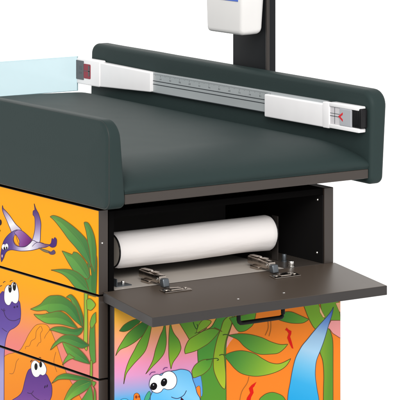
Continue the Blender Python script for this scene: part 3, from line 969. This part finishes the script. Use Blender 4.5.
for k in range(4):
    box(bm, .7660, .7685, -.0450 + k * .009, -.0410 + k * .009, .991, 1.036, .0008, 1)
obj('end_grip', bm, 'black_plastic', L, 40)

bm = bmesh.new()
box(bm, .7700, .8160, .9606, 1.2380, .9862, 1.0440, .004, 3)
for v in bm.verts:                             # the far cover flares towards its head
    f = max(0, (v.co.y - .9606) / .25)
    v.co.z += (.0045 * f) if v.co.z > 1.01 else (-.010 * f)
obj('slide_cover', bm, 'white', L, 40)
bm = bmesh.new()
box(bm, .7640, .8160, 1.2350, 1.3650, .9740, 1.0535, .005, 3)
fh = obj('slide_head', bm, 'white', L, 40)
bm = boxes((.7600, .7642, 1.3230, 1.3660, .9880, 1.0460), bev=.0015)
obj('grey_slider', bm, 'grey', fh)
bm = boxes((.7592, .7599, 1.3330, 1.3480, 1.006, 1.012), (.7592, .7599, 1.3330, 1.3480, 1.018, 1.030))
obj('index_line', bm, 'ink', fh)
bm = boxes((.7610, .7642, 1.2850, 1.3220, .9940, 1.0380), bev=.003)
obj('red_window', bm, 'red', fh)
bm = boxes((.7596, .7609, 1.2880, 1.2960, 1.002, 1.034), (.7596, .7609, 1.2870, 1.3200, 1.016, 1.018))
obj('index_line', bm, 'ink', fh)
bm = boxes((.2300, .7830, 1.3690, 1.3750, .9500, 1.0560), bev=.001, seg=1)
for f in bm.faces:
    f.normal_update()
    f.material_index = 0 if abs(f.normal.y) > .8 else 1
obj('head_plate', bm, ['acrylic', 'acrylic_edge'], L)

# the whole rod is shallow: bring its depth down to a couple of centimetres
for o in [q for q in COL.objects if q.type == 'MESH']:
    top = o
    while top.parent is not None:
        top = top.parent
    if top is L:
        for v in o.data.vertices:
            if o.name.startswith('head_plate'):
                v.co.x += .018
            else:
                v.co.x = .8165 - (.8165 - v.co.x) * .46
            v.co.y += .006

# ------------------------------------------------------------------ post and display
P = thing('mounting_post', 'dark grey upright post standing behind the far raised side', 'post', (.905, .592, 0))
bm = boxes((.8960, .9250, .5170, .6890, .012, 1.46), bev=.003, seg=3)
obj('upright', bm, 'post', P, 40)
bm = boxes((.8930, .9030, .5150, .5250, .013, 1.458), bev=.0030, seg=3)  # lighter strip: highlight of the post's near edge, put into the colour
obj('edge_highlight', bm, 'post_edge', P, 40)
bm = boxes((.865, .985, .48, .71, 0, .0118), bev=.003)
obj('base_plate', bm, 'post', P)

Q = thing('scale_display', 'off-white scale display box with blue panel mounted on the dark post', 'display', (.85, .604, 1.192))
# soft-edged housing: front faces the user, tapered towards the back and bottom
bm = bmesh.new()


def rrect(y0, y1, z0, z1, r, n=8):
    o = []
    for cy, cz, a0 in ((y1 - r, z1 - r, 0), (y0 + r, z1 - r, PI / 2), (y0 + r, z0 + r, PI), (y1 - r, z0 + r, 1.5 * PI)):
        for k in range(n + 1):
            a = a0 + PI / 2 * k / n
            o.append((cy + r * math.cos(a), cz + r * math.sin(a)))
    return o


secs = [(.8045, .012, .008), (.8055, .006, .010), (.8085, .002, .011), (.814, 0, .012), (.840, 0, .014), (.862, .0005, .015), (.878, .001, .016), (.888, .003, .016), (.8935, .010, .012)]
rings = []
for x, ins, r in secs:
    rings.append([bm.verts.new((x, y + (0 if y > .6 else 0), z)) for y, z in rrect(.5150 + ins, .7010 - ins, 1.1885 + ins, 1.400 - ins, r)])
for ring in rings:                             # lower end narrower, edges drawn in
    for v in ring:
        f = max(0, (1.30 - v.co.z) / .11)
        v.co.y += (-.0110 if v.co.y > .6 else .0015) * f
        if v.co.x > .85:
            v.co.x -= .012 * f * (v.co.x - .85) / .03
for a, b_ in zip(rings, rings[1:]):
    n = len(a)
    for k in range(n):
        bm.faces.new((a[k], a[(k + 1) % n], b_[(k + 1) % n], b_[k]))
bm.faces.new(rings[0][::-1])
bm.faces.new(rings[-1])
hs = obj('housing', bm, 'offwhite', Q, 50)
bm = boxes((.8030, .8046, .5330, .6220, 1.2830, 1.375), bev=.0006, seg=1)
obj('blue_panel', bm, 'blue', hs)
bm = boxes((.866, .8955, .565, .640, 1.25, 1.36), bev=.002)
obj('bracket', bm, 'black_plastic', Q)

# ------------------------------------------------------------------ setting: white studio paper, floor rising into a backdrop
bm = bmesh.new()
prof = [(-14, 0), (7, 0)]
for k in range(1, 13):
    a = PI / 2 * k / 12
    prof.append((7 + 3 * math.sin(a), 3 - 3 * math.cos(a)))
prof.append((10, 9))
rows = []
for d, z in prof:
    rows.append([bm.verts.new(Vector((0, 0, z)) + FW * d + RT * s) for s in (-14, 14)])
for a, b_ in zip(rows, rows[1:]):
    bm.faces.new((a[0], a[1], b_[1], b_[0]))
fl = obj('floor', bm, 'floor', None, 60)
fl['kind'] = 'structure'

# ------------------------------------------------------------------ light
W = bpy.data.worlds.new('World')
SC.world = W
W.use_nodes = True
bg = W.node_tree.nodes['Background']
bg.inputs['Color'].default_value = (1, 1, 1, 1)
bg.inputs['Strength'].default_value = .90
ld = bpy.data.lights.new('studio_key', 'SUN')
ld.energy = 2.7
ld.angle = math.radians(30)
ld.color = (1, .975, .94)
lo = bpy.data.objects.new('studio_key', ld)
COL.objects.link(lo)
lo.rotation_euler = Vector((.50, .72, -.52)).to_track_quat('-Z', 'Y').to_euler()

# ------------------------------------------------------------------ camera
cd = bpy.data.cameras.new('camera')
cd.sensor_width = 36
cd.lens = FOC / 400 * 36
cd.shift_y = -(200 - HOR) / 400
cd.clip_end = 100
co = bpy.data.objects.new('camera', cd)
COL.objects.link(co)
co.location = CAM
co.rotation_euler = (PI / 2, 0, math.atan2(-FW.x, FW.y))
SC.camera = co
SC.view_settings.view_transform = 'Standard'
SC.view_settings.look = 'None'
SC.view_settings.exposure = 0
SC.view_settings.gamma = 1
SC.render.film_transparent = False
